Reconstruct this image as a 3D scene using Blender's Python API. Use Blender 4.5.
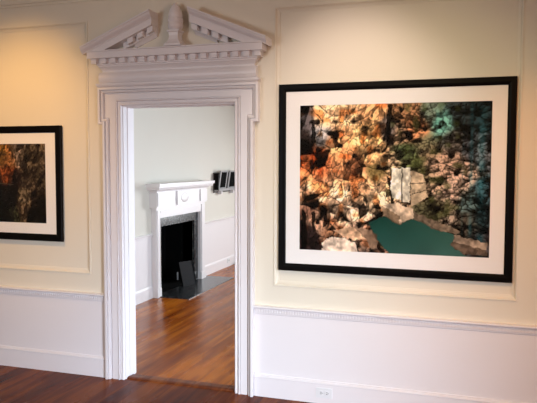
import bpy, bmesh, math, random
from mathutils import Vector, Matrix

for o in list(bpy.data.objects):
    bpy.data.objects.remove(o, do_unlink=True)
SC = bpy.context.scene
COL = SC.collection

# ------------------------------------------------------------------ camera
YAW, PITCH, ROLL, FPX = -0.311466, 0.060381, 0.002553, 637.1
cam_d = bpy.data.cameras.new('camera')
cam = bpy.data.objects.new('camera', cam_d)
COL.objects.link(cam)
fw = Vector((math.sin(YAW) * math.cos(PITCH), math.cos(YAW) * math.cos(PITCH), -math.sin(PITCH)))
rt = Vector((math.cos(YAW), -math.sin(YAW), 0.0))
up = rt.cross(fw)
cr, sr = math.cos(ROLL), math.sin(ROLL)
r2 = rt * cr + up * sr
u2 = -rt * sr + up * cr
mw = Matrix.Identity(4)
for i in range(3):
    mw[i][0] = r2[i]
    mw[i][1] = u2[i]
    mw[i][2] = -fw[i]
mw[0][3], mw[1][3], mw[2][3] = 0.0, -4.2105, 1.65
cam.matrix_world = mw
cam_d.sensor_width = 36.0
cam_d.lens = FPX / 537.0 * 36.0
cam_d.clip_start = 0.05
SC.camera = cam

# ------------------------------------------------------------------ world, lights, exposure
world = bpy.data.worlds.new('world')
SC.world = world
world.use_nodes = True
bg = world.node_tree.nodes['Background']
bg.inputs[0].default_value = (0.55, 0.68, 1.0, 1)
bg.inputs[1].default_value = 0.02


def area(name, loc, target, sx, sy, power, col, spread=180):
    d = bpy.data.lights.new(name, 'AREA')
    d.shape = 'RECTANGLE'
    d.size, d.size_y = sx, sy
    d.energy = power
    d.color = col
    d.spread = math.radians(spread)
    o = bpy.data.objects.new(name, d)
    COL.objects.link(o)
    o.location = loc
    o.rotation_euler = (Vector(target) - Vector(loc)).to_track_quat('-Z', 'Y').to_euler()
    return o


def spot(name, loc, target, power, col, deg, blend=0.6, rad=0.04):
    d = bpy.data.lights.new(name, 'SPOT')
    d.energy = power
    d.color = col
    d.spot_size = math.radians(deg)
    d.spot_blend = blend
    d.shadow_soft_size = rad
    o = bpy.data.objects.new(name, d)
    COL.objects.link(o)
    o.location = loc
    o.rotation_euler = (Vector(target) - Vector(loc)).to_track_quat('-Z', 'Y').to_euler()
    return o


DAY = (0.74, 0.84, 1.0)
WARM = (1.0, 0.66, 0.30)
# daylight through the front room's window (behind the camera) and the back room's two windows
# daylight entering by the windows of the front room (east, south) and of the back room (east, north), plus one added warm fill
area('daylight_front_east', (3.1, -4.85, 1.6), (-1.75, 0, -0.1), 1.5, 1.8, 26.0, (0.64, 0.80, 1.00), 34)
area('warm_fill_front_east', (3.1, -4.85, 1.6), (-1.9, 0, 0.6), 1.5, 1.8, 19.0, (1.00, 0.62, 0.45), 75)  # added warm fill sharing the east window's position
area('daylight_front_south', (-3.95, -5.85, 1.75), (-1.7, 0, 0.8), 1.1, 1.2, 21.0, (0.90, 0.93, 1.00), 95)
area('daylight_back_east', (0.45, 1.3, 1.45), (-3.0, 1.6, 0.5), 1.1, 1.5, 92.8, (0.67, 0.83, 1.00), 165)
area('daylight_back_north', (-1.2, 6.9, 1.4), (-3.4, 3.6, 0.0), 1.2, 1.7, 52.8, (0.94, 0.97, 1.00), 110)
# warm ceiling gallery spots washing the pictures
spot('gallery_spot_large_picture_top', (-0.85, -1.4, 2.98), (-0.80, 0, 1.9), 67.5, (1.00, 0.78, 0.74), 60, 0.9)
spot('gallery_spot_small_picture', (-3.35, -1.4, 2.98), (-3.4, 0, 1.8), 117.5, (1.00, 0.54, 0.15), 70, 0.95)
spot('gallery_spot_large_picture', (-0.5, -2.2, 2.98), (-0.45, 0, 1.3), 92.5, (1.00, 0.86, 0.46), 72, 0.9)
spot('gallery_spot_large_picture_east', (0.35, -2.0, 2.98), (0.3, 0, 1.1), 85.0, (1.00, 0.29, 0.03), 50, 0.9)




SC.view_settings.view_transform = 'Standard'
SC.view_settings.look = 'None'
SC.view_settings.exposure = 0.0
SC.view_settings.gamma = 1.0
SC.view_settings.use_curve_mapping = False


# ------------------------------------------------------------------ materials
def new_mat(name):
    m = bpy.data.materials.new(name)
    m.use_nodes = True
    nt = m.node_tree
    return m, nt, nt.nodes['Principled BSDF']


def paint(name, col, rough=0.5, bump=0.15, scale=60, var=0.03, spec=0.5):
    m, nt, b = new_mat(name)
    b.inputs['Roughness'].default_value = rough
    b.inputs['Specular IOR Level'].default_value = spec
    tc = nt.nodes.new('ShaderNodeTexCoord')
    n = nt.nodes.new('ShaderNodeTexNoise')
    n.inputs['Scale'].default_value = scale
    n.inputs['Detail'].default_value = 4
    nt.links.new(tc.outputs['Object'], n.inputs['Vector'])
    n2 = nt.nodes.new('ShaderNodeTexNoise')
    n2.inputs['Scale'].default_value = 1.7
    nt.links.new(tc.outputs['Object'], n2.inputs['Vector'])
    mx = nt.nodes.new('ShaderNodeMix')
    mx.data_type = 'RGBA'
    mx.inputs[6].default_value = (*[c * (1 - var) for c in col], 1)
    mx.inputs[7].default_value = (*[min(1, c * (1 + var)) for c in col], 1)
    nt.links.new(n2.outputs['Fac'], mx.inputs[0])
    nt.links.new(mx.outputs[2], b.inputs['Base Color'])
    bp = nt.nodes.new('ShaderNodeBump')
    bp.inputs['Strength'].default_value = bump
    bp.inputs['Distance'].default_value = 0.002
    nt.links.new(n.outputs['Fac'], bp.inputs['Height'])
    nt.links.new(bp.outputs['Normal'], b.inputs['Normal'])
    return m


M_WALL = paint('cream_wall_paint', (0.79, 0.73, 0.60), 0.55)
M_TRIM = paint('white_trim_paint', (0.83, 0.79, 0.79), 0.38, 0.1)
M_CEIL = paint('ceiling_paint', (0.80, 0.78, 0.74), 0.8)
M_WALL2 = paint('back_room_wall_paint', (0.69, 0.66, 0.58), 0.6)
M_BLACK = paint('black_lacquered_wood', (0.003, 0.0025, 0.0025), 0.4, 0.1, 90, 0.2, 0.08)
M_MAT = paint('white_mat_board', (0.90, 0.88, 0.85), 0.8, 0.05)
M_PLATE = paint('white_plastic', (0.80, 0.80, 0.80), 0.35, 0.02)
M_SLOT = paint('dark_slot', (0.03, 0.03, 0.03), 0.6)
M_SOOT = paint('sooty_brick', (0.004, 0.004, 0.004), 0.9, 0.5, 30, 0.4, 0.05)
M_BOARD = paint('dark_grey_metal', (0.012, 0.012, 0.014), 0.6, 0.1, 40, 0.1, 0.15)
M_DARKWOOD = paint('dark_stained_wood', (0.035, 0.024, 0.018), 0.5)
M_GREY = paint('silver_grey_frame', (0.30, 0.29, 0.29), 0.4, 0.05)
M_METAL = paint('brushed_screw', (0.5, 0.5, 0.5), 0.3, 0.02)


def slate_mat():
    m, nt, b = new_mat('black_veined_slate')
    tc = nt.nodes.new('ShaderNodeTexCoord')
    n = nt.nodes.new('ShaderNodeTexNoise')
    n.inputs['Scale'].default_value = 14
    n.inputs['Detail'].default_value = 8
    n.inputs['Distortion'].default_value = 1.6
    nt.links.new(tc.outputs['Object'], n.inputs['Vector'])
    r = nt.nodes.new('ShaderNodeValToRGB')
    r.color_ramp.elements[0].position = 0.42
    r.color_ramp.elements[0].color = (0.006, 0.007, 0.008, 1)
    r.color_ramp.elements[1].position = 0.78
    r.color_ramp.elements[1].color = (0.10, 0.105, 0.11, 1)
    nt.links.new(n.outputs['Fac'], r.inputs[0])
    nt.links.new(r.outputs[0], b.inputs['Base Color'])
    b.inputs['Roughness'].default_value = 0.22
    return m


M_SLATE = slate_mat()


def wood_floor(name, c1, c2, c3, rough=0.24, pw=0.115, spec=0.11):
    m, nt, b = new_mat(name)
    N, Lk = nt.nodes, nt.links
    tc = N.new('ShaderNodeTexCoord')
    mp = N.new('ShaderNodeMapping')
    mp.inputs['Rotation'].default_value = (0, 0, math.pi / 2)
    Lk.new(tc.outputs['Object'], mp.inputs['Vector'])
    br = N.new('ShaderNodeTexBrick')
    br.offset = 0.43
    br.offset_frequency = 2
    br.inputs['Scale'].default_value = 1.0
    br.inputs['Brick Width'].default_value = 2.3
    br.inputs['Row Height'].default_value = pw
    br.inputs['Mortar Size'].default_value = 0.0016
    br.inputs['Mortar Smooth'].default_value = 0.6
    br.inputs['Color1'].default_value = (0, 0, 0, 1)
    br.inputs['Color2'].default_value = (1, 1, 1, 1)
    br.inputs['Mortar'].default_value = (0.5, 0.5, 0.5, 1)
    Lk.new(mp.outputs['Vector'], br.inputs['Vector'])
    mp2 = N.new('ShaderNodeMapping')
    mp2.inputs['Scale'].default_value = (11, 0.8, 1)
    Lk.new(tc.outputs['Object'], mp2.inputs['Vector'])
    n = N.new('ShaderNodeTexNoise')
    n.inputs['Scale'].default_value = 1.6
    n.inputs['Detail'].default_value = 7
    n.inputs['Distortion'].default_value = 0.5
    n.inputs['Roughness'].default_value = 0.45
    Lk.new(mp2.outputs['Vector'], n.inputs['Vector'])
    mp3 = N.new('ShaderNodeMapping')
    mp3.inputs['Scale'].default_value = (3.0, 0.7, 1)
    Lk.new(tc.outputs['Object'], mp3.inputs['Vector'])
    n3 = N.new('ShaderNodeTexNoise')
    n3.inputs['Scale'].default_value = 1.4
    n3.inputs['Detail'].default_value = 3
    Lk.new(mp3.outputs['Vector'], n3.inputs['Vector'])
    add = N.new('ShaderNodeMath')
    add.operation = 'MULTIPLY_ADD'
    Lk.new(br.outputs['Color'], add.inputs[0])
    add.inputs[1].default_value = 0.22
    Lk.new(n.outputs['Fac'], add.inputs[2])
    add2 = N.new('ShaderNodeMath')
    add2.operation = 'MULTIPLY_ADD'
    Lk.new(n3.outputs['Fac'], add2.inputs[0])
    add2.inputs[1].default_value = 0.55
    Lk.new(add.outputs[0], add2.inputs[2])
    r = N.new('ShaderNodeValToRGB')
    e = r.color_ramp.elements
    e[0].position, e[0].color = 0.56, (*c1, 1)
    e[1].position, e[1].color = 1.12, (*c3, 1)
    mid = e.new(0.86)
    mid.color = (*c2, 1)
    e[-1].position = 1.0
    Lk.new(add2.outputs[0], r.inputs[0])
    mx = N.new('ShaderNodeMix')
    mx.data_type = 'RGBA'
    mx.blend_type = 'MULTIPLY'
    inv = N.new('ShaderNodeMath')
    inv.operation = 'MULTIPLY'
    inv.inputs[1].default_value = 0.7
    Lk.new(br.outputs['Fac'], inv.inputs[0])
    Lk.new(inv.outputs[0], mx.inputs[0])
    Lk.new(r.outputs[0], mx.inputs[6])
    mx.inputs[7].default_value = (0.25, 0.2, 0.16, 1)
    Lk.new(mx.outputs[2], b.inputs['Base Color'])
    rr = N.new('ShaderNodeMapRange')
    rr.inputs['To Min'].default_value = rough - 0.05
    rr.inputs['To Max'].default_value = rough + 0.10
    Lk.new(n3.outputs['Fac'], rr.inputs['Value'])
    Lk.new(rr.outputs[0], b.inputs['Roughness'])
    bp = N.new('ShaderNodeBump')
    b.inputs['Specular IOR Level'].default_value = spec
    bp.inputs['Strength'].default_value = 0.10
    bp.inputs['Distance'].default_value = 0.003
    Lk.new(n.outputs['Fac'], bp.inputs['Height'])
    Lk.new(bp.outputs['Normal'], b.inputs['Normal'])
    return m


M_FLOOR = wood_floor('heart_pine_floorboards', (0.065, 0.009, 0.002), (0.135, 0.023, 0.004), (0.22, 0.050, 0.007), spec=0.06)
M_FLOOR2 = wood_floor('golden_pine_floorboards', (0.15, 0.030, 0.003), (0.27, 0.064, 0.006), (0.40, 0.115, 0.011))
M_SADDLE = wood_floor('dark_red_threshold_wood', (0.07, 0.018, 0.008), (0.14, 0.036, 0.014), (0.2, 0.06, 0.02))


def glass_mat(name, refl=1.0):
    m = bpy.data.materials.new(name)
    m.use_nodes = True
    nt = m.node_tree
    nt.nodes.clear()
    out = nt.nodes.new('ShaderNodeOutputMaterial')
    tr = nt.nodes.new('ShaderNodeBsdfTransparent')
    gl = nt.nodes.new('ShaderNodeBsdfGlossy')
    gl.inputs['Roughness'].default_value = 0.02
    fr = nt.nodes.new('ShaderNodeFresnel')
    fr.inputs['IOR'].default_value = 1.30
    mx = nt.nodes.new('ShaderNodeMixShader')
    ge = nt.nodes.new('ShaderNodeNewGeometry')
    mr = nt.nodes.new('ShaderNodeMapRange')
    mr.inputs['To Min'].default_value = 1.30
    mr.inputs['To Max'].default_value = 1 / 1.30
    nt.links.new(ge.outputs['Backfacing'], mr.inputs['Value'])
    nt.links.new(mr.outputs[0], fr.inputs['IOR'])
    nt.links.new(fr.outputs[0], mx.inputs[0])
    nt.links.new(tr.outputs[0], mx.inputs[1])
    nt.links.new(gl.outputs[0], mx.inputs[2])
    nt.links.new(mx.outputs[0], out.inputs[0])
    return m


M_GLASS = glass_mat('clear_glazing')


def attr_mat(name, rough=0.6):
    m, nt, b = new_mat(name)
    a = nt.nodes.new('ShaderNodeAttribute')
    a.attribute_name = 'print_colour'
    nt.links.new(a.outputs['Color'], b.inputs['Base Color'])
    b.inputs['Roughness'].default_value = rough
    b.inputs['Specular IOR Level'].default_value = 0.04
    return m


M_PRINT = attr_mat('photographic_print')


# ------------------------------------------------------------------ mesh helpers
def link(name, bm, mat, parent=None, smooth=False):
    me = bpy.data.meshes.new(name)
    bmesh.ops.recalc_face_normals(bm, faces=bm.faces[:])
    if smooth:
        for f in bm.faces:
            f.smooth = True
    bm.to_mesh(me)
    bm.free()
    me.materials.append(mat)
    o = bpy.data.objects.new(name, me)
    COL.objects.link(o)
    if parent is not None:
        o.parent = parent
        o.matrix_parent_inverse = Matrix.Translation(-Vector(parent.location))
    return o


def struct(name, bm, mat, label=None, cat=None, smooth=False):
    o = link(name, bm, mat, None, smooth)
    o['kind'] = 'structure'
    if label:
        o['label'] = label
    if cat:
        o['category'] = cat
    return o


def thing(name, label, cat, loc=(0, 0, 0), group=None):
    o = bpy.data.objects.new(name, None)
    COL.objects.link(o)
    o.location = loc
    o.empty_display_size = 0.1
    o['label'] = label
    o['category'] = cat
    if group:
        o['group'] = group
    return o


def box(bm, x0, x1, y0, y1, z0, z1, bev=0.0):
    r = bmesh.ops.create_cube(bm, size=1.0)
    vs = r['verts']
    for v in vs:
        v.co = Vector(((x0 + x1) / 2 + v.co.x * (x1 - x0), (y0 + y1) / 2 + v.co.y * (y1 - y0), (z0 + z1) / 2 + v.co.z * (z1 - z0)))
    if bev:
        es = {e for v in vs for e in v.link_edges}
        bmesh.ops.bevel(bm, geom=list(es), offset=bev, segments=2, affect='EDGES')
    return vs


def sweep(bm, path, prof, mapf, closed=False, cap=True):
    """path: 2D points; prof: (offset to the left of travel, height); mapf(u, v, h) -> 3D. Mitred corners."""
    n = len(path)
    rings = []
    for i in range(n):
        p = Vector(path[i])
        a = Vector(path[i]) - Vector(path[i - 1]) if (closed or i > 0) else None
        b = Vector(path[(i + 1) % n]) - Vector(path[i]) if (closed or i < n - 1) else None
        if a is None:
            a = b
        if b is None:
            b = a
        a = a.normalized()
        b = b.normalized()
        na, nb = Vector((-a.y, a.x)), Vector((-b.y, b.x))
        d = na + nb
        d = d / (1 + na.dot(nb)) if (1 + na.dot(nb)) > 1e-4 else na
        rings.append([bm.verts.new(mapf(p.x + d.x * o, p.y + d.y * o, h)) for o, h in prof])
    m = len(prof)
    rng = n if closed else n - 1
    for i in range(rng):
        A, B = rings[i], rings[(i + 1) % n]
        for j in range(m - 1):
            bm.faces.new((A[j], A[j + 1], B[j + 1], B[j]))
        bm.faces.new((A[m - 1], A[0], B[0], B[m - 1]))
    if cap and not closed:
        bm.faces.new(rings[0])
        bm.faces.new(rings[-1][::-1])


def lathe(bm, prof, cx, cy, seg=28):
    rings = []
    for r, z in prof:
        rings.append([bm.verts.new((cx + r * math.cos(2 * math.pi * k / seg), cy + r * math.sin(2 * math.pi * k / seg), z)) for k in range(seg)])
    for A, B in zip(rings, rings[1:]):
        for k in range(seg):
            bm.faces.new((A[k], A[(k + 1) % seg], B[(k + 1) % seg], B[k]))
    bm.faces.new(rings[0][::-1])
    bm.faces.new(rings[-1])


def wallmap(u, v, h):      # plan on the door wall: u = x, v = z, h = towards the viewer
    return (u, -h, v)


def planmap(u, v, h):      # plan view: h = height
    return (u, v, h)


# ------------------------------------------------------------------ room dimensions
CX = -2.05            # centre of the doorway
OL, OR, OT = -2.50, -1.60, 2.072
WT = 0.15             # door wall thickness
X0, X1, Y0, CEIL = -5.2, 3.2, -6.0, 3.0
BX0, BX1, BY1 = -3.715, 0.6, 7.0
RC = 0.018            # panel recess
PT, PB = 2.70, 0.803
PANELS = [(X0 + 0.15, -2.80), (-1.305, 0.262), (0.62, 2.2)]

# door wall
bm = bmesh.new()
xs = sorted({X0, X1, OL, OR, *[p for q in PANELS for p in q]})
zs = [0, PB, OT, PT, CEIL]
for xa, xb in zip(xs, xs[1:]):
    for za, zb in zip(zs, zs[1:]):
        xm, zm = (xa + xb) / 2, (za + zb) / 2
        if OL < xm < OR and zm < OT:
            continue
        rec = any(a < xm < b for a, b in PANELS) and PB < zm < PT
        box(bm, xa, xb, RC if rec else 0.0, WT, za, zb)
struct('wall_north', bm, M_WALL, 'cream panelled wall holding the doorway and both framed pictures', 'wall')

# wainscot: white painted dado below the chair rail (thin boards on the wall)
for nm, xa, xb in (('wall_dado_left', X0, -2.645), ('wall_dado_right', -1.455, X1)):
    bm = bmesh.new()
    box(bm, xa, xb, -0.006, -0.0005, 0.0, 0.60)
    struct(nm, bm, M_TRIM)

# other walls of the front room (off camera), floor, ceiling
def wall_with_windows(name, axis, at, th, a0, a1, z1, wins, mat):
    bm = bmesh.new()
    br = sorted({a0, a1, *[w[0] for w in wins], *[w[1] for w in wins]})
    zz = sorted({0, z1, *[w[2] for w in wins], *[w[3] for w in wins]})
    for a, b in zip(br, br[1:]):
        for c, d in zip(zz, zz[1:]):
            am, cm = (a + b) / 2, (c + d) / 2
            if any(w[0] < am < w[1] and w[2] < cm < w[3] for w in wins):
                continue
            if axis == 'x':
                box(bm, min(at, at + th), max(at, at + th), a, b, c, d)
            else:
                box(bm, a, b, min(at, at + th), max(at, at + th), c, d)
    return struct(name, bm, mat)


WIN_F = (-4.6, -3.3, 0.9, 2.5)
WIN_E = (0.6, 2.0, 0.6, 2.3)
WIN_N = (-1.85, -0.55, 0.5, 2.35)
wall_with_windows('wall_south', 'y', Y0, -0.15, X0, X1, CEIL, [WIN_F], M_WALL)
wall_with_windows('wall_west', 'x', X0, -0.15, Y0 - 0.15, WT, CEIL, [], M_WALL)
WIN_X = (-5.7, -4.0, 0.6, 2.6)
wall_with_windows('wall_east', 'x', X1, 0.15, Y0 - 0.15, WT, CEIL, [WIN_X], M_WALL)
wall_with_windows('wall_west_back_room', 'x', BX0, -0.15, WT, BY1 + 0.15, CEIL, [], M_WALL2)
wall_with_windows('wall_east_back_room', 'x', BX1, 0.15, WT, BY1 + 0.15, CEIL, [WIN_E], M_WALL2)
wall_with_windows('wall_north_back_room', 'y', BY1, 0.15, BX0, BX1, CEIL, [WIN_N], M_WALL2)


def window(name, axis, at, w):
    bm = bmesh.new()
    a0, a1, z0, z1 = w
    def b2(a, b, c, d, t0, t1):
        if axis == 'x':
            box(bm, at + t0, at + t1, a, b, c, d)
        else:
            box(bm, a, b, at + t0, at + t1, c, d)
    f = 0.06
    b2(a0, a0 + f, z0, z1, -0.03, 0.03)
    b2(a1 - f, a1, z0, z1, -0.03, 0.03)
    b2(a0 + f, a1 - f, z0, z0 + f, -0.03, 0.03)
    b2(a0 + f, a1 - f, z1 - f, z1, -0.03, 0.03)
    zm = (z0 + z1) / 2
    b2(a0 + f, a1 - f, zm - 0.03, zm + 0.03, -0.03, 0.03)
    am = (a0 + a1) / 2
    b2(am - 0.012, am + 0.012, z0 + f, zm - 0.03, -0.015, 0.015)
    b2(am - 0.012, am + 0.012, zm + 0.03, z1 - f, -0.015, 0.015)
    o = struct(name, bm, M_TRIM)
    bm = bmesh.new()
    b2(a0 + f, a1 - f, z0 + f, z1 - f, 0.018, 0.022)
    g = link('window_pane', bm, M_GLASS, o)


window('window_1', 'y', Y0 - 0.08, WIN_F)
window('window_2', 'x', BX1 + 0.08, WIN_E)
window('window_4', 'x', X1 + 0.08, WIN_X)
window('window_3', 'y', BY1 + 0.08, WIN_N)

bm = bmesh.new()
box(bm, X0, X1, Y0, 0.0, -0.1, 0.0)
struct('floor', bm, M_FLOOR, 'reddish brown pine floorboards of the front room', 'floor')
bm = bmesh.new()
box(bm, BX0, BX1, WT, BY1, -0.1, 0.0)
box(bm, OL, OR, 0.0, WT, -0.1, 0.0)
struct('floor_back_room', bm, M_FLOOR2, 'golden brown pine floorboards seen through the doorway', 'floor')
bm = bmesh.new()
box(bm, X0, X1, Y0, 0.0, CEIL, CEIL + 0.1)
box(bm, BX0, BX1, WT, BY1, CEIL, CEIL + 0.1)
struct('ceiling', bm, M_CEIL)

# ------------------------------------------------------------------ crown, chair rails, baseboards, panel mouldings
CROWN = [(0, 2.856), (0.010, 2.856), (0.012, 2.872), (0.022, 2.878), (0.030, 2.900), (0.050, 2.935), (0.078, 2.958), (0.085, 2.965), (0.085, 2.98), (0.10, 2.985), (0.10, 3.0), (0, 3.0)]
bm = bmesh.new()
sweep(bm, [(X1, 0), (X0, 0)], [(o, h) for o, h in CROWN], planmap)
struct('trim_1', bm, M_WALL, 'cream crown moulding along the top of the door wall', 'moulding')


def rail(name, xa, xb, lab):
    bm = bmesh.new()
    prof = [(0, 0.588), (0.010, 0.588), (0.013, 0.593), (0.013, 0.600), (0.016, 0.602), (0.018, 0.628), (0.026, 0.632), (0.036, 0.636), (0.038, 0.642), (0.036, 0.648), (0, 0.650)]
    sweep(bm, [(xb, 0), (xa, 0)], prof, planmap)
    # row of small carved gouges standing on the rail's face
    x = xa + 0.01
    while x < xb - 0.01 and x < 0.8:
        box(bm, x, x + 0.010, -0.0225, -0.016, 0.604, 0.627)
        x += 0.019
    struct(name, bm, M_TRIM, lab, 'moulding')


rail('trim_2', X0, -2.650, 'white chair rail on the wall left of the doorway')
rail('trim_3', -1.452, X1, 'white chair rail with fine carved band right of the doorway')
BASE = [(0, 0), (0.020, 0), (0.020, 0.135), (0.024, 0.139), (0.022, 0.147), (0.014, 0.153), (0.012, 0.160), (0, 0.162)]
for nm, xa, xb, lab in (('baseboard_left', X0, -2.650, 'white baseboard left of the doorway'), ('baseboard_right', -1.452, X1, 'tall white baseboard right of the doorway')):
    bm = bmesh.new()
    sweep(bm, [(xb, 0), (xa, 0)], BASE, planmap)
    struct(nm, bm, M_TRIM, lab, 'baseboard')

PM = [(0.0, 0.006), (-0.008, 0.008), (-0.014, 0.004), (-0.014, -0.001), (0.0, -0.001), (0.018, -0.016), (0.024, -0.017), (0.024, -RC), (0.0, -RC)]
PM = [(-0.012, 0.0), (-0.012, 0.005), (-0.004, 0.007), (0.002, 0.003), (0.008, -0.006), (0.020, -0.012), (0.026, -0.013), (0.026, -RC + 0.0002), (-0.001, -RC + 0.0002), (-0.001, 0.0)]
for k, (xa, xb) in enumerate(PANELS):
    bm = bmesh.new()
    sweep(bm, [(xa, PB), (xb, PB), (xb, PT), (xa, PT)], PM, wallmap, closed=True)
    struct('trim_%d' % (4 + k), bm, M_WALL, ['cream panel moulding around the small picture', 'cream panel moulding around the large picture', 'cream panel moulding at the right edge'][k], 'moulding')

# ------------------------------------------------------------------ doorway with pedimented surround
door = thing('door_1', 'white classical doorway with broken pediment and dentils opening to the back room', 'doorway', (CX, 0, 0))
door['kind'] = 'structure'


def dpart(name, bm, lab=None, mat=None, parent=None, smooth=False):
    o = link(name, bm, mat or M_TRIM, None, smooth)
    p = parent or door
    o.parent = p
    off = Vector(p.location) if p is door else Vector(door.location)
    o.matrix_parent_inverse = Matrix.Translation(-Vector(door.location))
    if lab:
        o['label'] = lab
    return o


def sub(o, par):
    """make o (in world coordinates) a child of the part par (its mesh is in world coordinates too)"""
    o.parent = par
    o.matrix_parent_inverse = Matrix.Identity(4)


W1, W2, EZ, CT = 0.595, 0.632, 1.935, 2.205   # casing half widths, ear height, casing top
outer = [(CX - W1, 0), (CX - W1, EZ), (CX - W2, EZ), (CX - W2, CT), (CX + W2, CT), (CX + W2, EZ), (CX + W1, EZ), (CX + W1, 0)]
bm = bmesh.new()
# moulded outer band follows the ears; travel goes up the left side, the band lies to the right of travel
prof_o = [(0, 0), (0, 0.048), (-0.010, 0.051), (-0.018, 0.050), (-0.0205, 0.026), (-0.0245, 0.026), (-0.026, 0.040), (-0.038, 0.034), (-0.041, 0.010), (-0.046, 0.010), (-0.050, 0.022), (-0.050, 0.0)]
sweep(bm, outer, prof_o, wallmap)
# flat middle band
mid = [(CX - W1 + 0.05, 0), (CX - W1 + 0.05, EZ + 0.05), (CX - W2 + 0.05, EZ + 0.05), (CX - W2 + 0.05, CT - 0.05), (CX + W2 - 0.05, CT - 0.05), (CX + W2 - 0.05, EZ + 0.05), (CX + W1 - 0.05, EZ + 0.05), (CX + W1 - 0.05, 0)]
for s in (-1, 1):
    a, b = sorted((CX + s * (W1 - 0.05), CX + s * 0.495))
    box(bm, a, b, -0.022, 0, 0, OT + 0.045)
    a, b = sorted((CX + s * (W2 - 0.05), CX + s * (W1 - 0.05)))
    box(bm, a, b, -0.022, 0, EZ + 0.05, CT - 0.05)
box(bm, CX - W1 + 0.05, CX + W1 - 0.05, -0.022, 0, OT + 0.045, CT - 0.05)
# inner bands with bead
inner = [(OL - 0.045, 0), (OL - 0.045, OT + 0.045), (OR + 0.045, OT + 0.045), (OR + 0.045, 0)]
prof_i = [(0, 0), (0, 0.010), (-0.004, 0.010), (-0.005, 0.028), (-0.010, 0.031), (-0.014, 0.028), (-0.016, 0.012), (-0.019, 0.012), (-0.020, 0.018), (-0.030, 0.016), (-0.033, 0.020), (-0.040, 0.022), (-0.045, 0.016), (-0.045, 0.0)]
sweep(bm, inner, prof_i, wallmap)
dpart('casing', bm)
# jamb lining with stop
bm = bmesh.new()
jprof = [(0, 0), (-0.012, 0), (-0.012, 0.05), (-0.022, 0.052), (-0.022, 0.10), (-0.012, 0.102), (-0.012, WT), (0, WT)]
sweep(bm, [(OL, 0), (OL, OT), (OR, OT), (OR, 0)], [(o * 0.6, -h) for o, h in jprof], wallmap)
dpart('jamb', bm)
# casing on the back room side
bm = bmesh.new()
sweep(bm, [(OL - 0.12, 0), (OL - 0.12, OT + 0.12), (OR + 0.12, OT + 0.12), (OR + 0.12, 0)], [(0, -WT), (0, -WT - 0.035), (-0.05, -WT - 0.02), (-0.12, -WT - 0.015), (-0.12, -WT)], wallmap)
dpart('back_casing', bm)
# threshold
bm = bmesh.new()
sweep(bm, [(OL + 0.01, 0), (OR - 0.01, 0)], [(0.008, 0), (0.012, 0.008), (0.03, 0.013), (0.09, 0.013), (0.105, 0.008), (0.11, 0)], planmap)
dpart('threshold', bm, 'dark red wooden door saddle', M_SADDLE)

# swelling frieze with returns
FH = 0.575
def ret_path(h):
    return [(CX + h, 0.0), (CX + h, -0.001), (CX - h, -0.001), (CX - h, 0.0)]


def cornice(bm, half, prof):
    # prof = (projection, z); path runs right to left around the front, outward = left of travel is +... use three-sided sweep
    path = [(CX - half, 0.0), (CX - half, -0.002), (CX + half, -0.002), (CX + half, 0.0)]
    sweep(bm, path, [(-o, z) for o, z in prof], planmap)


bm = bmesh.new()
FR = []
for k in range(11):
    a = math.pi * k / 10
    FR.append((0.022 + 0.030 * math.sin(a), 2.236 + 0.084 * (1 - math.cos(a)) / 2))
sweep(bm, [(CX - 0.618, 0), (CX + 0.618, 0)], [(-o, z) for o, z in [(0, 2.236)] + FR + [(0, 2.320)]], planmap)
dpart('frieze', bm, 'swelling white frieze', smooth=False)
bm = bmesh.new()
cornice(bm, 0.582, [(0, 2.200), (0.030, 2.200), (0.045, 2.208), (0.055, 2.220), (0.058, 2.234), (0, 2.238)])
dpart('head_moulding', bm)
# horizontal cornice: bed mould, dentil course backing, corona
bm = bmesh.new()
cornice(bm, FH, [(0, 2.318), (0.024, 2.318), (0.024, 2.330), (0.029, 2.338), (0.038, 2.350), (0.046, 2.358), (0.046, 2.366), (0.052, 2.370), (0.052, 2.412), (0.105, 2.412), (0.105, 2.458), (0.113, 2.461), (0.113, 2.468), (0, 2.470)])
corn = dpart('cornice', bm)
nd = 17
def dent(x0, x1, y0, y1, z0, z1):
    bm = bmesh.new()
    box(bm, x0, x1, y0, y1, z0, z1)
    o = link('dentil', bm, M_TRIM)
    sub(o, corn)
    return o


pitch = 2 * (FH + 0.085) / (nd - 0.45)
for k in range(nd):
    x = CX - FH - 0.085 + k * pitch
    dent(x, x + pitch * 0.55, -0.082, -0.0525, 2.377, 2.4115)
for s in (-1, 1):
    xx = CX + s * (FH + 0.052)
    a, b = sorted((xx, xx + s * 0.03))
    dent(a, b, -0.040, -0.006, 2.377, 2.4115)

# raking cornices (broken pediment)
SL = 0.235 / 0.575
UPX = 0.147           # half the gap at the top
TIP = 0.715


def ztop(h):          # h = distance from the centre line, top surface height
    return 2.495 + (TIP - h) * SL


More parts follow.
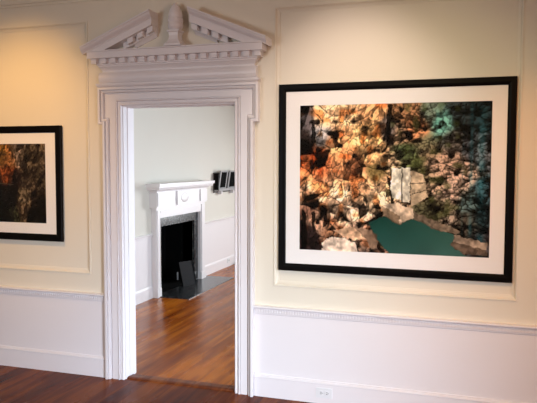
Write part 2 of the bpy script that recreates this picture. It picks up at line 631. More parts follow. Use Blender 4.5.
def rake(s):
    bm = bmesh.new()
    def loft(h0, h1, prof):      # prof: (drop below the top surface, projection)
        A = [bm.verts.new((CX + s * h0, -e, ztop(h0) - t)) for t, e in prof]
        B = [bm.verts.new((CX + s * h1, -e, ztop(h1) - t)) for t, e in prof]
        m = len(prof)
        for j in range(m):
            bm.faces.new((A[j], A[(j + 1) % m], B[(j + 1) % m], B[j]))
        bm.faces.new(A)
        bm.faces.new(B[::-1])
    loft(TIP, UPX, [(0, 0), (0, 0.146), (0.010, 0.146), (0.013, 0.140), (0.026, 0.134), (0.042, 0.118), (0.046, 0.113), (0.052, 0.113), (0.052, 0)])
    loft(0.672, UPX, [(0.050, 0), (0.050, 0.106), (0.100, 0.106), (0.100, 0)])
    h = TIP - (0.145 + 2.472 - 2.495) / SL
    loft(TIP - (0.150 + 2.470 - 2.495) / SL, UPX, [(0.098, 0), (0.098, 0.046), (0.142, 0.046), (0.146, 0.040), (0.146, 0)])
    loft(TIP - (0.185 + 2.470 - 2.495) / SL, UPX + 0.004, [(0.144, 0), (0.144, 0.038), (0.154, 0.026), (0.162, 0.018), (0.168, 0.014), (0.168, 0)])
    r = dpart('raking_cornice', bm)
    k = 0
    hh = UPX + 0.004
    while hh + 0.04 < TIP - (0.150 + 2.470 - 2.495) / SL + 0.02:
        bm = bmesh.new()
        pr = [(0.1005, 0.0465), (0.1005, 0.082), (0.138, 0.082), (0.138, 0.0465)]
        A = [bm.verts.new((CX + s * hh, -e, ztop(hh) - t)) for t, e in pr]
        B = [bm.verts.new((CX + s * (hh + 0.044), -e, ztop(hh + 0.044) - t)) for t, e in pr]
        for j in range(4):
            bm.faces.new((A[j], A[(j + 1) % 4], B[(j + 1) % 4], B[j]))
        bm.faces.new(A)
        bm.faces.new(B[::-1])
        o = link('dentil', bm, M_TRIM)
        sub(o, r)
        hh += 0.080


rake(-1)
rake(1)

# finial
FX, FY = -2.030, -0.062
bm = bmesh.new()
prof = [(0.0, 0), (0.036, 0.0), (0.040, 0.008), (0.056, 0.016), (0.060, 0.028), (0.060, 0.052), (0.056, 0.056), (0.056, 0.062), (0.060, 0.066), (0.059, 0.088), (0.054, 0.092), (0.054, 0.098), (0.057, 0.102), (0.052, 0.130), (0.043, 0.155), (0.031, 0.177), (0.018, 0.193), (0.008, 0.202), (0.001, 0.206)]
lathe(bm, [(max(r * 0.90, 0.0008), 2.582 + z * 0.95) for r, z in prof], FX, FY)
fin = dpart('finial', bm, 'acorn shaped finial', smooth=True)
bm = bmesh.new()
pr = [(0.046, 2.583), (0.046, 2.572), (0.037, 2.566), (0.034, 2.545), (0.037, 2.520), (0.047, 2.500), (0.062, 2.486), (0.066, 2.4705)]
rings = []
for r, z in pr:
    d = min(r, 0.06)
    rings.append([bm.verts.new((FX + a * r, FY + b * d, z)) for a, b in ((-1, -1), (1, -1), (1, 1), (-1, 1))])
for A, B in zip(rings, rings[1:]):
    for k in range(4):
        bm.faces.new((A[k], A[(k + 1) % 4], B[(k + 1) % 4], B[k]))
bm.faces.new(rings[0])
bm.faces.new(rings[-1][::-1])
sub(link('finial_pedestal', bm, M_TRIM), fin)


# ------------------------------------------------------------------ printed pictures (colours generated numerically)
def lin(c):
    return tuple((v / 255.0) ** 2.2 for v in c)


import numpy as np


def vnoise(nx, ny, sx, sy, seed):
    rg = np.random.RandomState(seed)
    gx, gy = int(sx) + 3, int(sy) + 3
    g = rg.rand(gy, gx)
    X = np.linspace(0, sx, nx)
    Y = np.linspace(0, sy, ny)
    xi, yi = X.astype(int), Y.astype(int)
    fx, fy = X - xi, Y - yi
    fx = fx * fx * (3 - 2 * fx)
    fy = fy * fy * (3 - 2 * fy)
    a = g[np.ix_(yi, xi)] * (1 - fx) + g[np.ix_(yi, xi + 1)] * fx
    b = g[np.ix_(yi + 1, xi)] * (1 - fx) + g[np.ix_(yi + 1, xi + 1)] * fx
    return a * (1 - fy[:, None]) + b * fy[:, None]


def inpoly(U, V, poly):
    ins = np.zeros(U.shape, bool)
    n = len(poly)
    for i in range(n):
        x1, y1 = poly[i]
        x2, y2 = poly[(i + 1) % n]
        c = ((y1 > V) != (y2 > V)) & (U < (x2 - x1) * (V - y1) / (y2 - y1 + 1e-12) + x1)
        ins ^= c
    return ins


def facets(U, V, n, seed, ax=1.0, ay=1.0, rot=0.0, sq=0.6):
    """random block pattern: id of the nearest seed and darkness near block edges"""
    rg = np.random.RandomState(seed)
    px, py = rg.rand(n), rg.rand(n)
    c, s = math.cos(rot), math.sin(rot)
    d1 = np.full(U.shape, 9.0)
    d2 = np.full(U.shape, 9.0)
    idx = np.zeros(U.shape, int)
    oy = np.zeros(U.shape)
    for k in range(n):
        dx, dy = U - px[k], (V - py[k])
        a = (dx * c + dy * s) * ax
        b = (-dx * s + dy * c) * ay
        d = np.maximum(np.abs(a), np.abs(b)) * sq + np.hypot(a, b) * (1 - sq)
        nearer = d < d1
        d2 = np.where(nearer, d1, np.minimum(d2, d))
        idx = np.where(nearer, k, idx)
        oy = np.where(nearer, dx * 0.5 + dy, oy)
        d1 = np.where(nearer, d, d1)
    return idx, (d2 - d1), rg.rand(n), oy


def quarry_art(nx, ny):
    u = np.linspace(0, 1, nx)
    v = np.linspace(0, 1, ny)        # v = 0 at the top
    U, V = np.meshgrid(u, v)
    asp = 1.26
    n1 = vnoise(nx, ny, 9, 7, 1) - 0.5
    n2 = vnoise(nx, ny, 22, 17, 2) - 0.5
    n3 = vnoise(nx, ny, 60, 45, 3) - 0.5
    n4 = vnoise(nx, ny, 130, 98, 4) - 0.5
    m2 = vnoise(nx, ny, 20, 19, 5) - 0.5
    m3 = vnoise(nx, ny, 55, 48, 6) - 0.5
    Uw, Vw = U + 0.020 * n1 + 0.010 * n2 + 0.005 * n3, V + 0.012 * m2 + 0.006 * m3
    # underlying hue laid out as soft spots: (u, v, radius, colour)
    spots = [
        (.03, .08, .06, (74, 66, 66)), (.02, .26, .07, (38, 30, 28)), (.12, .20, .06, (140, 136, 134)), (.14, .07, .07, (206, 160, 112)), (.26, .06, .08, (224, 172, 118)), (.37, .05, .06, (196, 136, 84)),
        (.36, .22, .08, (240, 178, 104)), (.22, .24, .07, (210, 140, 84)), (.40, .32, .06, (216, 158, 96)), (.25, .35, .06, (196, 122, 70)), (.48, .18, .05, (92, 80, 74)), (.06, .40, .08, (190, 88, 38)), (.13, .45, .06, (172, 82, 40)), (.04, .50, .05, (214, 130, 72)),
        (.30, .42, .06, (150, 88, 52)), (.20, .48, .07, (190, 120, 72)), (.08, .60, .09, (226, 172, 126)), (.20, .60, .09, (236, 182, 132)), (.34, .55, .07, (222, 158, 104)), (.12, .76, .08, (178, 126, 92)), (.05, .72, .05, (96, 60, 44)),
        (.04, .90, .06, (40, 28, 26)), (.25, .74, .09, (222, 174, 132)), (.20, .84, .06, (146, 92, 58)), (.30, .90, .08, (190, 144, 112)), (.42, .62, .06, (220, 178, 130)), (.47, .54, .05, (198, 150, 104)), (.43, .47, .05, (104, 84, 44)),
        (.52, .38, .05, (214, 176, 128)), (.47, .38, .04, (120, 90, 56)), (.57, .05, .06, (140, 96, 60)), (.63, .16, .06, (196, 118, 70)), (.55, .20, .05, (150, 116, 84)), (.57, .33, .05, (82, 96, 56)), (.60, .40, .05, (96, 104, 60)), (.70, .08, .06, (90, 100, 84)), (.75, .14, .06, (88, 150, 136)),
        (.68, .27, .06, (96, 92, 64)), (.80, .25, .06, (78, 74, 68)), (.86, .08, .08, (40, 48, 50)), (.96, .10, .06, (30, 46, 52)), (.95, .32, .07, (78, 84, 92)), (.76, .40, .08, (156, 126, 102)), (.70, .33, .05, (120, 100, 74)),
        (.86, .46, .07, (166, 138, 118)), (.72, .53, .06, (160, 134, 104)), (.80, .60, .07, (168, 142, 122)), (.90, .64, .06, (70, 90, 88)), (.97, .58, .06, (44, 66, 74)), (.76, .68, .06, (74, 72, 48)), (.85, .55, .05, (180, 156, 134)),
        (.90, .80, .07, (66, 60, 50)), (.97, .88, .06, (62, 58, 60)), (.80, .78, .05, (140, 122, 102)), (.66, .46, .05, (92, 84, 56)), (.44, .88, .05, (130, 92, 70)), (.97, .75, .05, (40, 52, 56)),
    ]
    acc = np.zeros((ny, nx, 3))
    wt = np.zeros((ny, nx))
    for (a, b, r, c) in spots:
        w = np.exp(-(((Uw - a) * asp) ** 2 + (Vw - b) ** 2) / (2 * (r * 0.55) ** 2)) + 1e-9
        acc += w[..., None] * np.array(c, float)
        wt += w
    img = acc / wt[..., None]
    # fractured rock: blocks of three sizes with dark joints; the left face is coarse, the right scree is fine
    def layer(off, n, seed, ax, ay, rot, sq=0.6):
        return facets(Uw * asp - off, Vw, n, seed, ax, ay, rot, sq)
    A = layer(0, 110, 11, 0.85, 1.3, 0.22, 1.0)
    B = layer(0, 520, 12, 1.7, 0.8, 0.35, 0.95)
    A2 = layer(.35, 420, 13, 1.0, 1.2, -0.2)
    B2 = layer(.35, 1500, 14, 1.0, 1.2, 0.3)
    left = (U * asp) < 0.60 + 0.12 * n2
    g1 = np.where(left, A[2][A[0]], A2[2][A2[0]])
    g2 = np.where(left, B[2][B[0]], B2[2][B2[0]])
    e1 = np.where(left, A[1], A2[1])
    e2 = np.where(left, B[1], B2[1])
    o1 = np.where(left, A[3], A2[3] * 1.6)
    o2 = np.where(left, B[3], B2[3] * 1.6)
    jm = np.clip(0.5 + 2.2 * n1 + 1.4 * m3, 0, 1)         # joints fade in and out
    shade = 0.58 + 0.60 * g1 + np.where(left, 0.50, 0.62) * (g2 - 0.5) - np.where(left, 3.0, 5.5) * o1 - np.where(left, 3.0, 9.0) * o2
    shade *= 1 - 0.75 * jm * np.exp(-(e1 / 0.006) ** 2)
    shade *= 1 - 0.60 * (1 - 0.6 * jm) * np.exp(-(e2 / 0.004) ** 2)
    shade *= 1 + 0.45 * n4 + 0.5 * n3
    dark = np.clip((vnoise(nx, ny, 30, 26, 8) - 0.64) * 5, 0, 1) * np.clip(1.2 - g2, 0, 1)
    shade *= 1 - 0.85 * dark
    shade = np.clip((shade - 0.2) * 1.22 + 0.12, 0.06, 1.30)
    img = img * shade[..., None]
    rust = np.clip((vnoise(nx, ny, 26, 20, 9) - 0.58) * 5, 0, 1) * left
    img[..., 0] *= 1 - 0.08 * rust
    img[..., 1] *= 1 - 0.30 * rust
    img[..., 2] *= 1 - 0.50 * rust
    moss = np.clip((vnoise(nx, ny, 24, 22, 10) - 0.62) * 5, 0, 1) * (~left) * (U < .9)
    img = img * (1 - .55 * moss[..., None]) + np.array((58, 66, 30.)) * .55 * moss[..., None]
    for poly in ([(0, .22), (.05, .24), (.09, .33), (0, .34)], [(.475, .0), (.50, .0), (.49, .26), (.47, .25)], [(.02, .62), (.12, .60), (.10, .63), (.02, .67)], [(.32, .70), (.36, .66), (.37, .74), (.33, .78)],
                 [(.0, .72), (.025, .74), (.045, .99), (0, 1)], [(.36, .80), (.45, .72), (.46, .75), (.38, .82)], [(.485, .48), (.50, .50), (.51, .66), (.49, .68)], [(.06, .10), (.08, .10), (.10, .26), (.07, .28)],
                 [(.06, .74), (.08, .73), (.10, .86), (.08, .88)], [(.13, .71), (.15, .70), (.16, .82), (.14, .84)]):
        m = inpoly(Uw, Vw, poly)
        img[m] *= 0.22
    m = np.clip(np.exp(-(((U - .745) / .05) ** 2 + ((V - .13) / .09) ** 2)) * (0.55 + 1.6 * n3 + n2), 0, 1)
    img = img * (1 - m[..., None] * .6) + np.array((96, 190, 172.)) * m[..., None] * .6
    for c0, w0, st in ((.905, .010, .40), (.955, .022, .40), (.865, .006, .15)):  # vertical teal bands: window reflection on the glazing, painted into the print
        m = np.clip(np.exp(-((U - c0) / w0) ** 2) * st * 0.7 * (0.8 + 1.5 * n2), 0, 1)
        img = img * (1 - m[..., None] * .6) + np.array((30, 130, 150.)) * m[..., None]

    def block(poly, col, sh=1.0):
        m = inpoly(U + 0.012 * n3 + .006 * n4, V + 0.012 * m3 + .006 * n4, poly)
        t = (0.92 + 0.45 * n3 + 0.2 * n4 + .35 * n2) * sh
        img[m] = (np.array(col, float) * t[..., None])[m]
    block([(.50, .43), (.60, .42), (.60, .66), (.50, .62)], (214, 208, 184))
    block([(.60, .44), (.67, .47), (.69, .62), (.61, .68)], (200, 176, 138), .9)
    for (a, b) in (((.60, .53), (.68, .52)), ((.61, .60), (.69, .57)), ((.555, .43), (.56, .66))):
        d = np.abs((U + .01 * n2 - a[0]) * (b[1] - a[1]) - (V + .01 * m3 - a[1]) * (b[0] - a[0])) / math.hypot(b[0] - a[0], b[1] - a[1])
        m = (d < .0035) & (U > min(a[0], b[0]) - .003) & (U < max(a[0], b[0]) + .003) & (V > min(a[1], b[1]) - .003) & (V < max(a[1], b[1]) + .003)
        img[m] *= 0.5
    # still green pool
    pool = [(.385, .80), (.47, .745), (.545, .795), (.615, .765), (.66, .775), (.76, .835), (.835, .868), (.81, .93), (.88, .985), (.90, 1.01), (.50, 1.01), (.42, .90)]
    m = inpoly(U + .012 * n3, V + .010 * m3, pool)
    g = np.clip((V - .74) / .26, 0, 1)
    h = np.clip((U - .4) / .45, 0, 1)
    pc = np.stack([22 + 20 * g + 22 * h, 74 + 20 * g + 22 * h, 62 + 22 * g + 20 * h], -1) * (1 + .16 * n1[..., None])
    img[m] = pc[m]
    pmask = m.copy()
    block([(.455, .68), (.53, .655), (.62, .70), (.545, .745)], (184, 160, 130))
    block([(.455, .68), (.545, .745), (.545, .805), (.46, .745)], (128, 104, 78))
    block([(.545, .745), (.62, .70), (.62, .755), (.545, .805)], (196, 170, 138))
    block([(.62, .715), (.74, .775), (.86, .835), (.84, .862), (.72, .825), (.62, .76)], (142, 122, 98), .8)
    block([(.83, .86), (.99, .91), (.99, .955), (.82, .905)], (150, 130, 108))
    block([(.82, .905), (.99, .955), (.99, .99), (.88, .985), (.81, .935)], (92, 76, 62))
    block([(.30, .83), (.40, .85), (.43, .88), (.43, .97), (.40, .985), (.37, .91)], (150, 116, 88), .8)
    block([(.13, .95), (.17, .91), (.24, .905), (.31, .94), (.33, 1.01), (.12, 1.01)], (200, 172, 146))
    block([(.19, .86), (.30, .83), (.37, .91), (.30, .925)], (206, 158, 116))
    gain = 1.12 + 0.12 / (1 + np.exp((U - 0.42) * 14))
    gain[pmask] = 0.85
    img = img * gain[..., None]
    lum = img.mean(-1, keepdims=True)
    img = img * 0.80 + lum * 0.20
    return np.clip(img * 1.03, 2, 250) / 255.0


def small_art(nx, ny):
    u = np.linspace(0, 1, nx)
    v = np.linspace(0, 1, ny)
    U, V = np.meshgrid(u, v)
    n1 = vnoise(nx, ny, 9, 6, 31) - 0.5
    n2 = vnoise(nx, ny, 34, 14, 32) - 0.5
    n3 = vnoise(nx, ny, 75, 45, 33) - 0.5
    Uw, Vw = U + .05 * n1, V + .05 * n2
    spots = [(.50, .10, .10, (150, 110, 50)), (.60, .15, .10, (120, 80, 46)), (.72, .12, .09, (120, 104, 90)), (.85, .10, .10, (84, 72, 56)), (.93, .15, .08, (78, 66, 52)), (.60, .40, .08, (110, 58, 30)), (.70, .45, .07, (40, 30, 26)),
             (.80, .45, .08, (84, 70, 56)), (.93, .40, .08, (64, 54, 42)), (.62, .65, .08, (20, 18, 16)), (.50, .55, .10, (12, 12, 12)), (.30, .6, .2, (14, 14, 13)), (.50, .85, .10, (10, 12, 10)), (.77, .66, .06, (112, 96, 74)), (.78, .85, .06, (96, 78, 58)),
             (.9, .66, .06, (46, 38, 30)), (.93, .9, .07, (26, 22, 18)), (.2, .2, .2, (120, 90, 48)), (.66, .9, .05, (50, 50, 34)), (.85, .88, .05, (12, 12, 12))]
    acc = np.zeros((ny, nx, 3))
    wt = np.zeros((ny, nx))
    for (a, b, r, c) in spots:
        w = np.exp(-(((Uw - a) * 1.4) ** 2 + (Vw - b) ** 2) / (2 * (r * .6) ** 2)) + 1e-7
        acc += w[..., None] * np.array(c, float)
        wt += w
    img = acc / wt[..., None]
    i1, e1, r1, _o = facets(Uw, Vw, 420, 41, 2.4, 0.9, 0.25)
    sh = (0.30 + 0.9 * r1[i1]) * (1 - .6 * np.exp(-(e1 / .0035) ** 2)) * (1 + 1.0 * n3)
    img = img * np.clip(sh, .1, 1.7)[..., None]
    d = np.abs(V - (.50 + .12 * (U - .5)))
    img[(d < .006) & (U < .66)] = (60, 54, 46)
    return np.clip(img * 1.15, 1, 240) / 255.0


def print_mesh(name, arr, x0, x1, z0, z1, y, parent):
    ny, nx, _ = arr.shape
    me = bpy.data.meshes.new(name)
    nvx, nvz = nx + 1, ny + 1
    X, Z = np.meshgrid(np.linspace(x0, x1, nvx), np.linspace(z1, z0, nvz))
    co = np.stack([X.ravel(), np.full(X.size, y), Z.ravel()], -1)
    ii, jj = np.meshgrid(np.arange(nx), np.arange(ny))
    a = (jj * nvx + ii).ravel()
    fc = np.stack([a, a + nvx, a + nvx + 1, a + 1], -1)
    me.vertices.add(len(co))
    me.vertices.foreach_set('co', co.ravel())
    me.loops.add(fc.size)
    me.loops.foreach_set('vertex_index', fc.ravel())
    me.polygons.add(len(fc))
    me.polygons.foreach_set('loop_start', np.arange(0, fc.size, 4))
    me.update(calc_edges=True)
    at = me.color_attributes.new('print_colour', 'FLOAT_COLOR', 'CORNER')
    c = np.ones((len(fc), 4, 4), np.float32)
    c[:, :, :3] = (arr.reshape(-1, 3) ** 2.2)[:, None, :]
    at.data.foreach_set('color', c.ravel())
    me.validate()
    me.materials.append(M_PRINT)
    o = bpy.data.objects.new(name, me)
    COL.objects.link(o)
    o.parent = parent
    o.matrix_parent_inverse = Matrix.Translation(-Vector(parent.location))
    return o


def framed(label, px0, px1, pz0, pz1, fwid, ix0, ix1, iz0, iz1, arr, cat='picture'):
    root = thing('framed_photograph', label, cat, ((px0 + px1) / 2, RC, pz0))
    yb, yf = RC - 0.012 + 0.006, -0.014
    bm = bmesh.new()
    # travel anticlockwise as seen from the front, profile to the left (inward)
    pr = [(0, -yb), (0, -yf - 0.004), (0.004, -yf), (fwid * 0.6, -yf), (fwid * 0.85, -yf - 0.003), (fwid, -yf - 0.008), (fwid, -yb)]
    sweep(bm, [(px0, pz0), (px1, pz0), (px1, pz1), (px0, pz1)], pr, wallmap, closed=True)
    link('frame', bm, M_BLACK, root)['label'] = 'black wooden frame'
    bm = bmesh.new()
    g = 0.004
    mx0, mx1, mz0, mz1 = px0 + fwid - 0.002, px1 - fwid + 0.002, pz0 + fwid - 0.002, pz1 - fwid + 0.002
    for a, b, c, d in ((mx0, ix0, mz0, mz1), (ix1, mx1, mz0, mz1), (ix0, ix1, mz0, iz0), (ix0, ix1, iz1, mz1)):
        box(bm, a, b, -0.002, 0.001, c, d)
    link('mat', bm, M_MAT, root)['label'] = 'wide white mat'
    bm = bmesh.new()
    box(bm, px0 + 0.01, px1 - 0.01, 0.0035, RC - 0.003, pz0 + 0.01, pz1 - 0.01)
    link('backing_board', bm, M_DARKWOOD, root)
    print_mesh('print', arr, ix0 - .001, ix1 + .001, iz0 - .001, iz1 + .001, 0.0015, root)
    bm = bmesh.new()
    box(bm, mx0, mx1, -0.0075, -0.0055, mz0, mz1)
    link('glazing', bm, M_GLASS, root)
    return root


framed('large black framed quarry photograph with green pool and white mat, right of the doorway', -1.280, 0.241, 0.908, 2.184, 0.051, -1.131, 0.101, 1.058, 2.038, quarry_art(300, 236))
framed('small black framed dark rock photograph in white mat, left of the doorway', -4.25, -3.037, 1.033, 1.935, 0.055, -4.10, -3.186, 1.172, 1.796, small_art(300, 180))

# ------------------------------------------------------------------ outlet in the baseboard
def outlet(label, cx, cy, cz, face, group=None):
    """horizontal duplex outlet; face = 'y' (on the door wall) or 'x' (on the fireplace wall)"""
    root = thing('electrical_outlet', label, 'outlet', (cx, cy, cz), group)
    def mk(name, parts, mat, par=root, lab=None):
        bm = bmesh.new()
        for (a0, a1, d0, d1, z0, z1, bv) in parts:
            if face == 'y':
                box(bm, cx + a0, cx + a1, cy - d1, cy - d0, cz + z0, cz + z1, bv)
            else:
                box(bm, cx + d0, cx + d1, cy + a0, cy + a1, cz + z0, cz + z1, bv)
        o = link(name, bm, mat, root)
        if par is not root:
            o.matrix_parent_inverse = Matrix.Identity(4)
            o.parent = par
        return o
    mk('cover_plate', [(-0.057, 0.057, 0, 0.005, -0.035, 0.035, 0.0015)], M_PLATE)
    for s in (-1, 1):
        r = mk('receptacle', [(s * 0.021 - 0.0145, s * 0.021 + 0.0145, 0.0045, 0.0075, -0.017, 0.017, 0.001)], M_PLATE)
        q = mk('slot', [(s * 0.021 - 0.006, s * 0.021 + 0.004, 0.007, 0.008, 0.004, 0.0075, 0), (s * 0.021 - 0.006, s * 0.021 + 0.004, 0.007, 0.008, -0.0075, -0.004, 0), (s * 0.021 + 0.006, s * 0.021 + 0.011, 0.007, 0.008, -0.0025, 0.0025, 0)], M_SLOT, r)
    mk('screw', [(-0.003, 0.003, 0.0045, 0.0065, -0.003, 0.003, 0.001)], M_METAL)
    return root


outlet('white duplex outlet set sideways in the baseboard under the large picture', -0.945, -0.0202, 0.078, 'y')

# ------------------------------------------------------------------ back room: chair rail, baseboard, fireplace
WX = BX0
FX1 = -3.635       # face of the fireplace surround
FA, FB = 2.685, 4.150          # surround along y
OA, OB = 2.785, 4.00     # surround inner edges (face of slate)
def westmap(u, v, h):
    return (WX + h, u, v)


def runs(prof, name, lab, cat):
    for k, (a, b) in enumerate(((WT + 0.002, FA - 0.01), (FB + 0.01, BY1))):
        bm = bmesh.new()
        A = [bm.verts.new((WX + o, a, z)) for o, z in prof]
        B = [bm.verts.new((WX + o, b, z)) for o, z in prof]
        m = len(prof)
        for j in range(m):
            bm.faces.new((A[j], A[(j + 1) % m], B[(j + 1) % m], B[j]))
        bm.faces.new(A)
        bm.faces.new(B[::-1])
        struct(name + ('_near' if k == 0 else '_far'), bm, M_TRIM, lab[k], cat)


runs([(0, 0), (0.018, 0), (0.018, 0.13), (0.012, 0.15), (0, 0.155)], 'baseboard_back_room', ['white baseboard left of the fireplace', 'white baseboard right of the fireplace'], 'baseboard')
runs([(0, 0.735), (0.012, 0.738), (0.014, 0.765), (0.030, 0.775), (0.030, 0.785), (0, 0.79)], 'trim_back_room', ['white chair rail left of the fireplace', 'white chair rail right of the fireplace'], 'moulding')
for k, (a, b) in enumerate(((WT + 0.002, FA - 0.01), (FB + 0.01, BY1))):
    bm = bmesh.new()
    box(bm, WX + 0.0005, WX + 0.006, a, b, 0, 0.74)
    struct('wall_dado_back_room_' + ('near' if k == 0 else 'far'), bm, M_TRIM)

fire = thing('fireplace', 'white mantelled fireplace with black slate surround and hearth seen through the doorway', 'fireplace', (FX1, (FA + FB) / 2, 0))
def fpart(name, boxes, mat, lab=None, bev=0.0):
    bm = bmesh.new()
    for b in boxes:
        box(bm, *b, bev)
    o = link(name, bm, mat, fire)
    if lab:
        o['label'] = lab
    return o


SLX = FX1 - 0.055   # face of the slate slips, set back
ZS, ZO = 0.972, 0.855   # slate top, opening top
pw = 0.162
for a, b in ((FA, FA + pw * 0.62), (OB, FB)):
    w = b - a
    fpart('pilaster', [(WX, FX1 - 0.012, a, b, 0.0, 1.10), (WX, FX1, a + w * 0.14, b - w * 0.14, 0.10, 1.07), (WX, FX1 + 0.004, a - 0.004, b + 0.004, 0.0, 0.11)], M_TRIM, None, 0.002)
PI0 = FA + pw * 0.62
fpart('lintel', [(WX, FX1 - 0.012, PI0, OB, ZS, 1.10), (WX, FX1 - 0.002, PI0, OB, 1.03, 1.06)], M_TRIM)
fpart('frieze_board', [(WX, FX1 + 0.022, FA - 0.045, FB - 0.012, 1.10, 1.30), (WX, FX1 + 0.036, FA - 0.035, FA + 0.21, 1.12, 1.285), (WX, FX1 + 0.036, FB - 0.25, FB - 0.022, 1.12, 1.285)], M_TRIM, None, 0.002)
pan = fpart('centre_tablet', [(FX1 + 0.02, FX1 + 0.042, 3.17, 3.58, 1.11, 1.29)], M_TRIM, 'raised tablet with carved oval')
bm = bmesh.new()
r = bmesh.ops.create_uvsphere(bm, u_segments=24, v_segments=10, radius=1.0)
for v in bm.verts:
    v.co = Vector((FX1 + 0.042 + v.co.x * 0.010, 3.375 + v.co.y * 0.12, 1.20 + v.co.z * 0.060))
o = link('carved_oval', bm, M_TRIM, None, True)
o.parent = pan
bm = bmesh.new()
sh = [(0, 1.30), (0.018, 1.30), (0.022, 1.316), (0.040, 1.320), (0.072, 1.324), (0.078, 1.345), (0.084, 1.350), (0.084, 1.360), (0.098, 1.364), (0.100, 1.398), (0, 1.400)]
sweep(bm, [(WX, FA - 0.045), (FX1 + 0.02, FA - 0.045), (FX1 + 0.02, FB - 0.01), (WX, FB - 0.01)], [(-o * 0.9 , h) for o, h in sh], planmap)
link('mantel_shelf', bm, M_TRIM, fire)
fpart('slate_slip', [(WX, SLX, PI0, OB, ZO, ZS), (WX, SLX, PI0, PI0 + 0.11, 0.02, ZO), (WX, SLX, OB - 0.115, OB, 0.02, ZO)], M_SLATE, 'black veined slate surround')
# firebox in front of the room wall's back: the wall is opened visually by a shallow black lined recess
FB0, FB1 = PI0 + 0.11, OB - 0.115
fpart('firebox', [(WX - 0.46, WX - 0.42, FB0 - 0.03, FB1 + 0.03, 0, ZO + 0.04), (WX - 0.42, WX - 0.001, FB0 - 0.03, FB0, 0, ZO + 0.04), (WX - 0.42, WX - 0.001, FB1, FB1 + 0.03, 0, ZO + 0.04),
                  (WX - 0.42, WX - 0.001, FB0, FB1, ZO, ZO + 0.04), (WX - 0.42, WX - 0.001, FB0, FB1, -0.02, 0.012)], M_SOOT, 'sooty black firebox')
fpart('hearth', [(WX + 0.019, -3.245, 2.74, 4.265, 0.0, 0.010)], M_SLATE, 'flat black slate hearth')

# open the back room's west wall where the firebox sits
w = bpy.data.objects['wall_west_back_room']
bm = bmesh.new()
for (a, b, c, d) in ((WT, FB0, 0, CEIL), (FB1, BY1 + 0.15, 0, CEIL), (FB0, FB1, ZO, CEIL)):
    box(bm, WX - 0.15, WX, a, b, c, d)
bm.to_mesh(w.data)
bm.free()

# leaning dark fire board and pale slip
board = thing('fire_board', 'dark grey metal sheet leaning upright in front of the fireplace opening', 'fireplace screen', (-3.60, 3.50, 0.011))
bm = bmesh.new()
A = Vector((-3.625, 3.37, 0.0115))
B = Vector((-3.535, 3.60, 0.0115))
top = Vector((-0.075, 0.015, 0.322))
nrm = Vector((B - A)).cross(top).normalized() * 0.007
q = [A, B, B + top, A + top]
f = [bm.verts.new(p) for p in q] + [bm.verts.new(p + nrm) for p in q]
for idx in ((0, 1, 2, 3), (4, 5, 6, 7), (0, 1, 5, 4), (1, 2, 6, 5), (2, 3, 7, 6), (3, 0, 4, 7)):
    bm.faces.new([f[i] for i in idx])
o = link('panel', bm, M_BOARD, board)
for t0, t1 in ((0.0, 0.03), (0.97, 1.0)):
    bm = bmesh.new()
    c = [A + (B - A) * t0, A + (B - A) * t1]
    vv = [c[0], c[1], c[1] + top, c[0] + top]
    g = [bm.verts.new(p + nrm * s) for s in (-0.5, 1.6) for p in vv]
    for idx in ((0, 1, 2, 3), (4, 5, 6, 7), (0, 1, 5, 4), (1, 2, 6, 5), (2, 3, 7, 6), (3, 0, 4, 7)):
        bm.faces.new([g[i] for i in idx])
    link('edge_strip', bm, M_BLACK, board)

# wall rack with two grey framed cards
ry0, rz0 = 4.66, 1.20
rack = thing('wall_rack', 'dark wooden wall rack mounted right of the mantel shelf', 'rack', (WX, 5.1, rz0))
def rk(name, bs, mat):
    bm = bmesh.new()
    for b in bs:
        box(bm, *b)
    return link(name, bm, mat, rack)


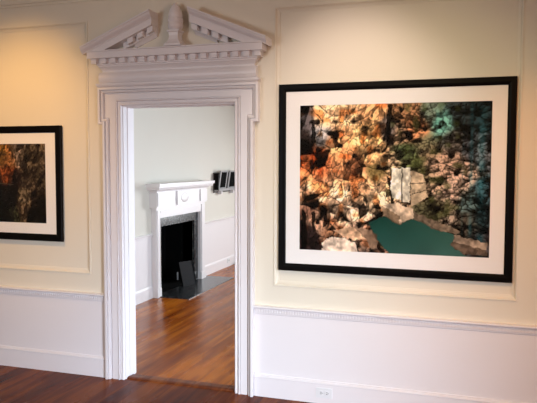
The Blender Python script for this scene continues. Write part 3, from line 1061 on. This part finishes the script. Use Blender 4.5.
RB = 5.95
rk('back_panel', [(WX + 0.001, WX + 0.018, 4.62, RB, 1.20, 1.50)], M_DARKWOOD)
rk('ledge', [(WX + 0.018, WX + 0.10, 4.62, RB, 1.225, 1.245), (WX + 0.088, WX + 0.10, 4.62, RB, 1.245, 1.262)], M_GREY)
for yy in (4.80, 5.30, 5.75):
    rk('bracket', [(WX + 0.001, WX + 0.07, yy - 0.02, yy + 0.02, 1.17, 1.225)], M_TRIM)
rk('end_panel', [(WX + 0.018, WX + 0.085, 4.62, 4.635, 1.245, 1.49)], M_BLACK)


def card(y0, y1, label):
    root = thing('framed_card', label, 'framed card', (WX + 0.06, (y0 + y1) / 2, 1.246), 'grey framed cards standing in the wall rack')
    z0, z1 = 1.2465, 1.53
    lean = 0.035
    def quad(name, a0, a1, c0, c1, dd, mat, th=0.012):
        bm = bmesh.new()
        def P(y, z, d):
            t = (z - z0) / (z1 - z0)
            return (WX + 0.055 + lean * t * 0.6 + d, y + 0.05 * t, z)
        v = [bm.verts.new(P(y, z, d)) for d in (dd, dd + th) for y, z in ((a0, c0), (a1, c0), (a1, c1), (a0, c1))]
        for idx in ((0, 1, 2, 3), (4, 5, 6, 7), (0, 1, 5, 4), (1, 2, 6, 5), (2, 3, 7, 6), (3, 0, 4, 7)):
            bm.faces.new([v[i] for i in idx])
        return link(name, bm, mat, root)
    bmq = None
    f = 0.045
    quad('frame', y0, y1, z0, z1, 0, M_GREY, 0.014)
    quad('picture', y0 + f, y1 - f, z0 + 0.03, z1 - 0.022, 0.0142, M_SOOT, 0.002)


card(4.66, 4.96, 'grey framed dark picture nearest the mantel, in the wall rack')
card(5.03, 5.36, 'grey framed dark picture beside the doorway edge, right in the wall rack')

outlet('small grey outlet low on the baseboard right of the fireplace', WX + 0.0182, 5.2, 0.10, 'x')
lump = bmesh.new()
r = bmesh.ops.create_uvsphere(lump, u_segments=16, v_segments=8, radius=1.0)
for v in lump.verts:
    v.co = Vector((-3.64 + v.co.x * 0.035, 5.45 + v.co.y * 0.05, 0.022 + max(-0.9, v.co.z) * 0.024))
o = link('door_stop', lump, M_BLACK, None, True)
o['label'] = 'small black object on the floor against the back room baseboard'
o['category'] = 'door stop'

# thin pale slip standing deep in the firebox, beside the dark board
t = thing('pale_slip', 'thin white slip standing on end inside the fireplace behind the dark board', 'slip', (-3.91, 3.81, 0.012))
bm = bmesh.new()
box(bm, -3.925, -3.905, 3.806, 3.812, 0.0125, 0.125, 0.001)
link('slip', bm, M_PLATE, t)
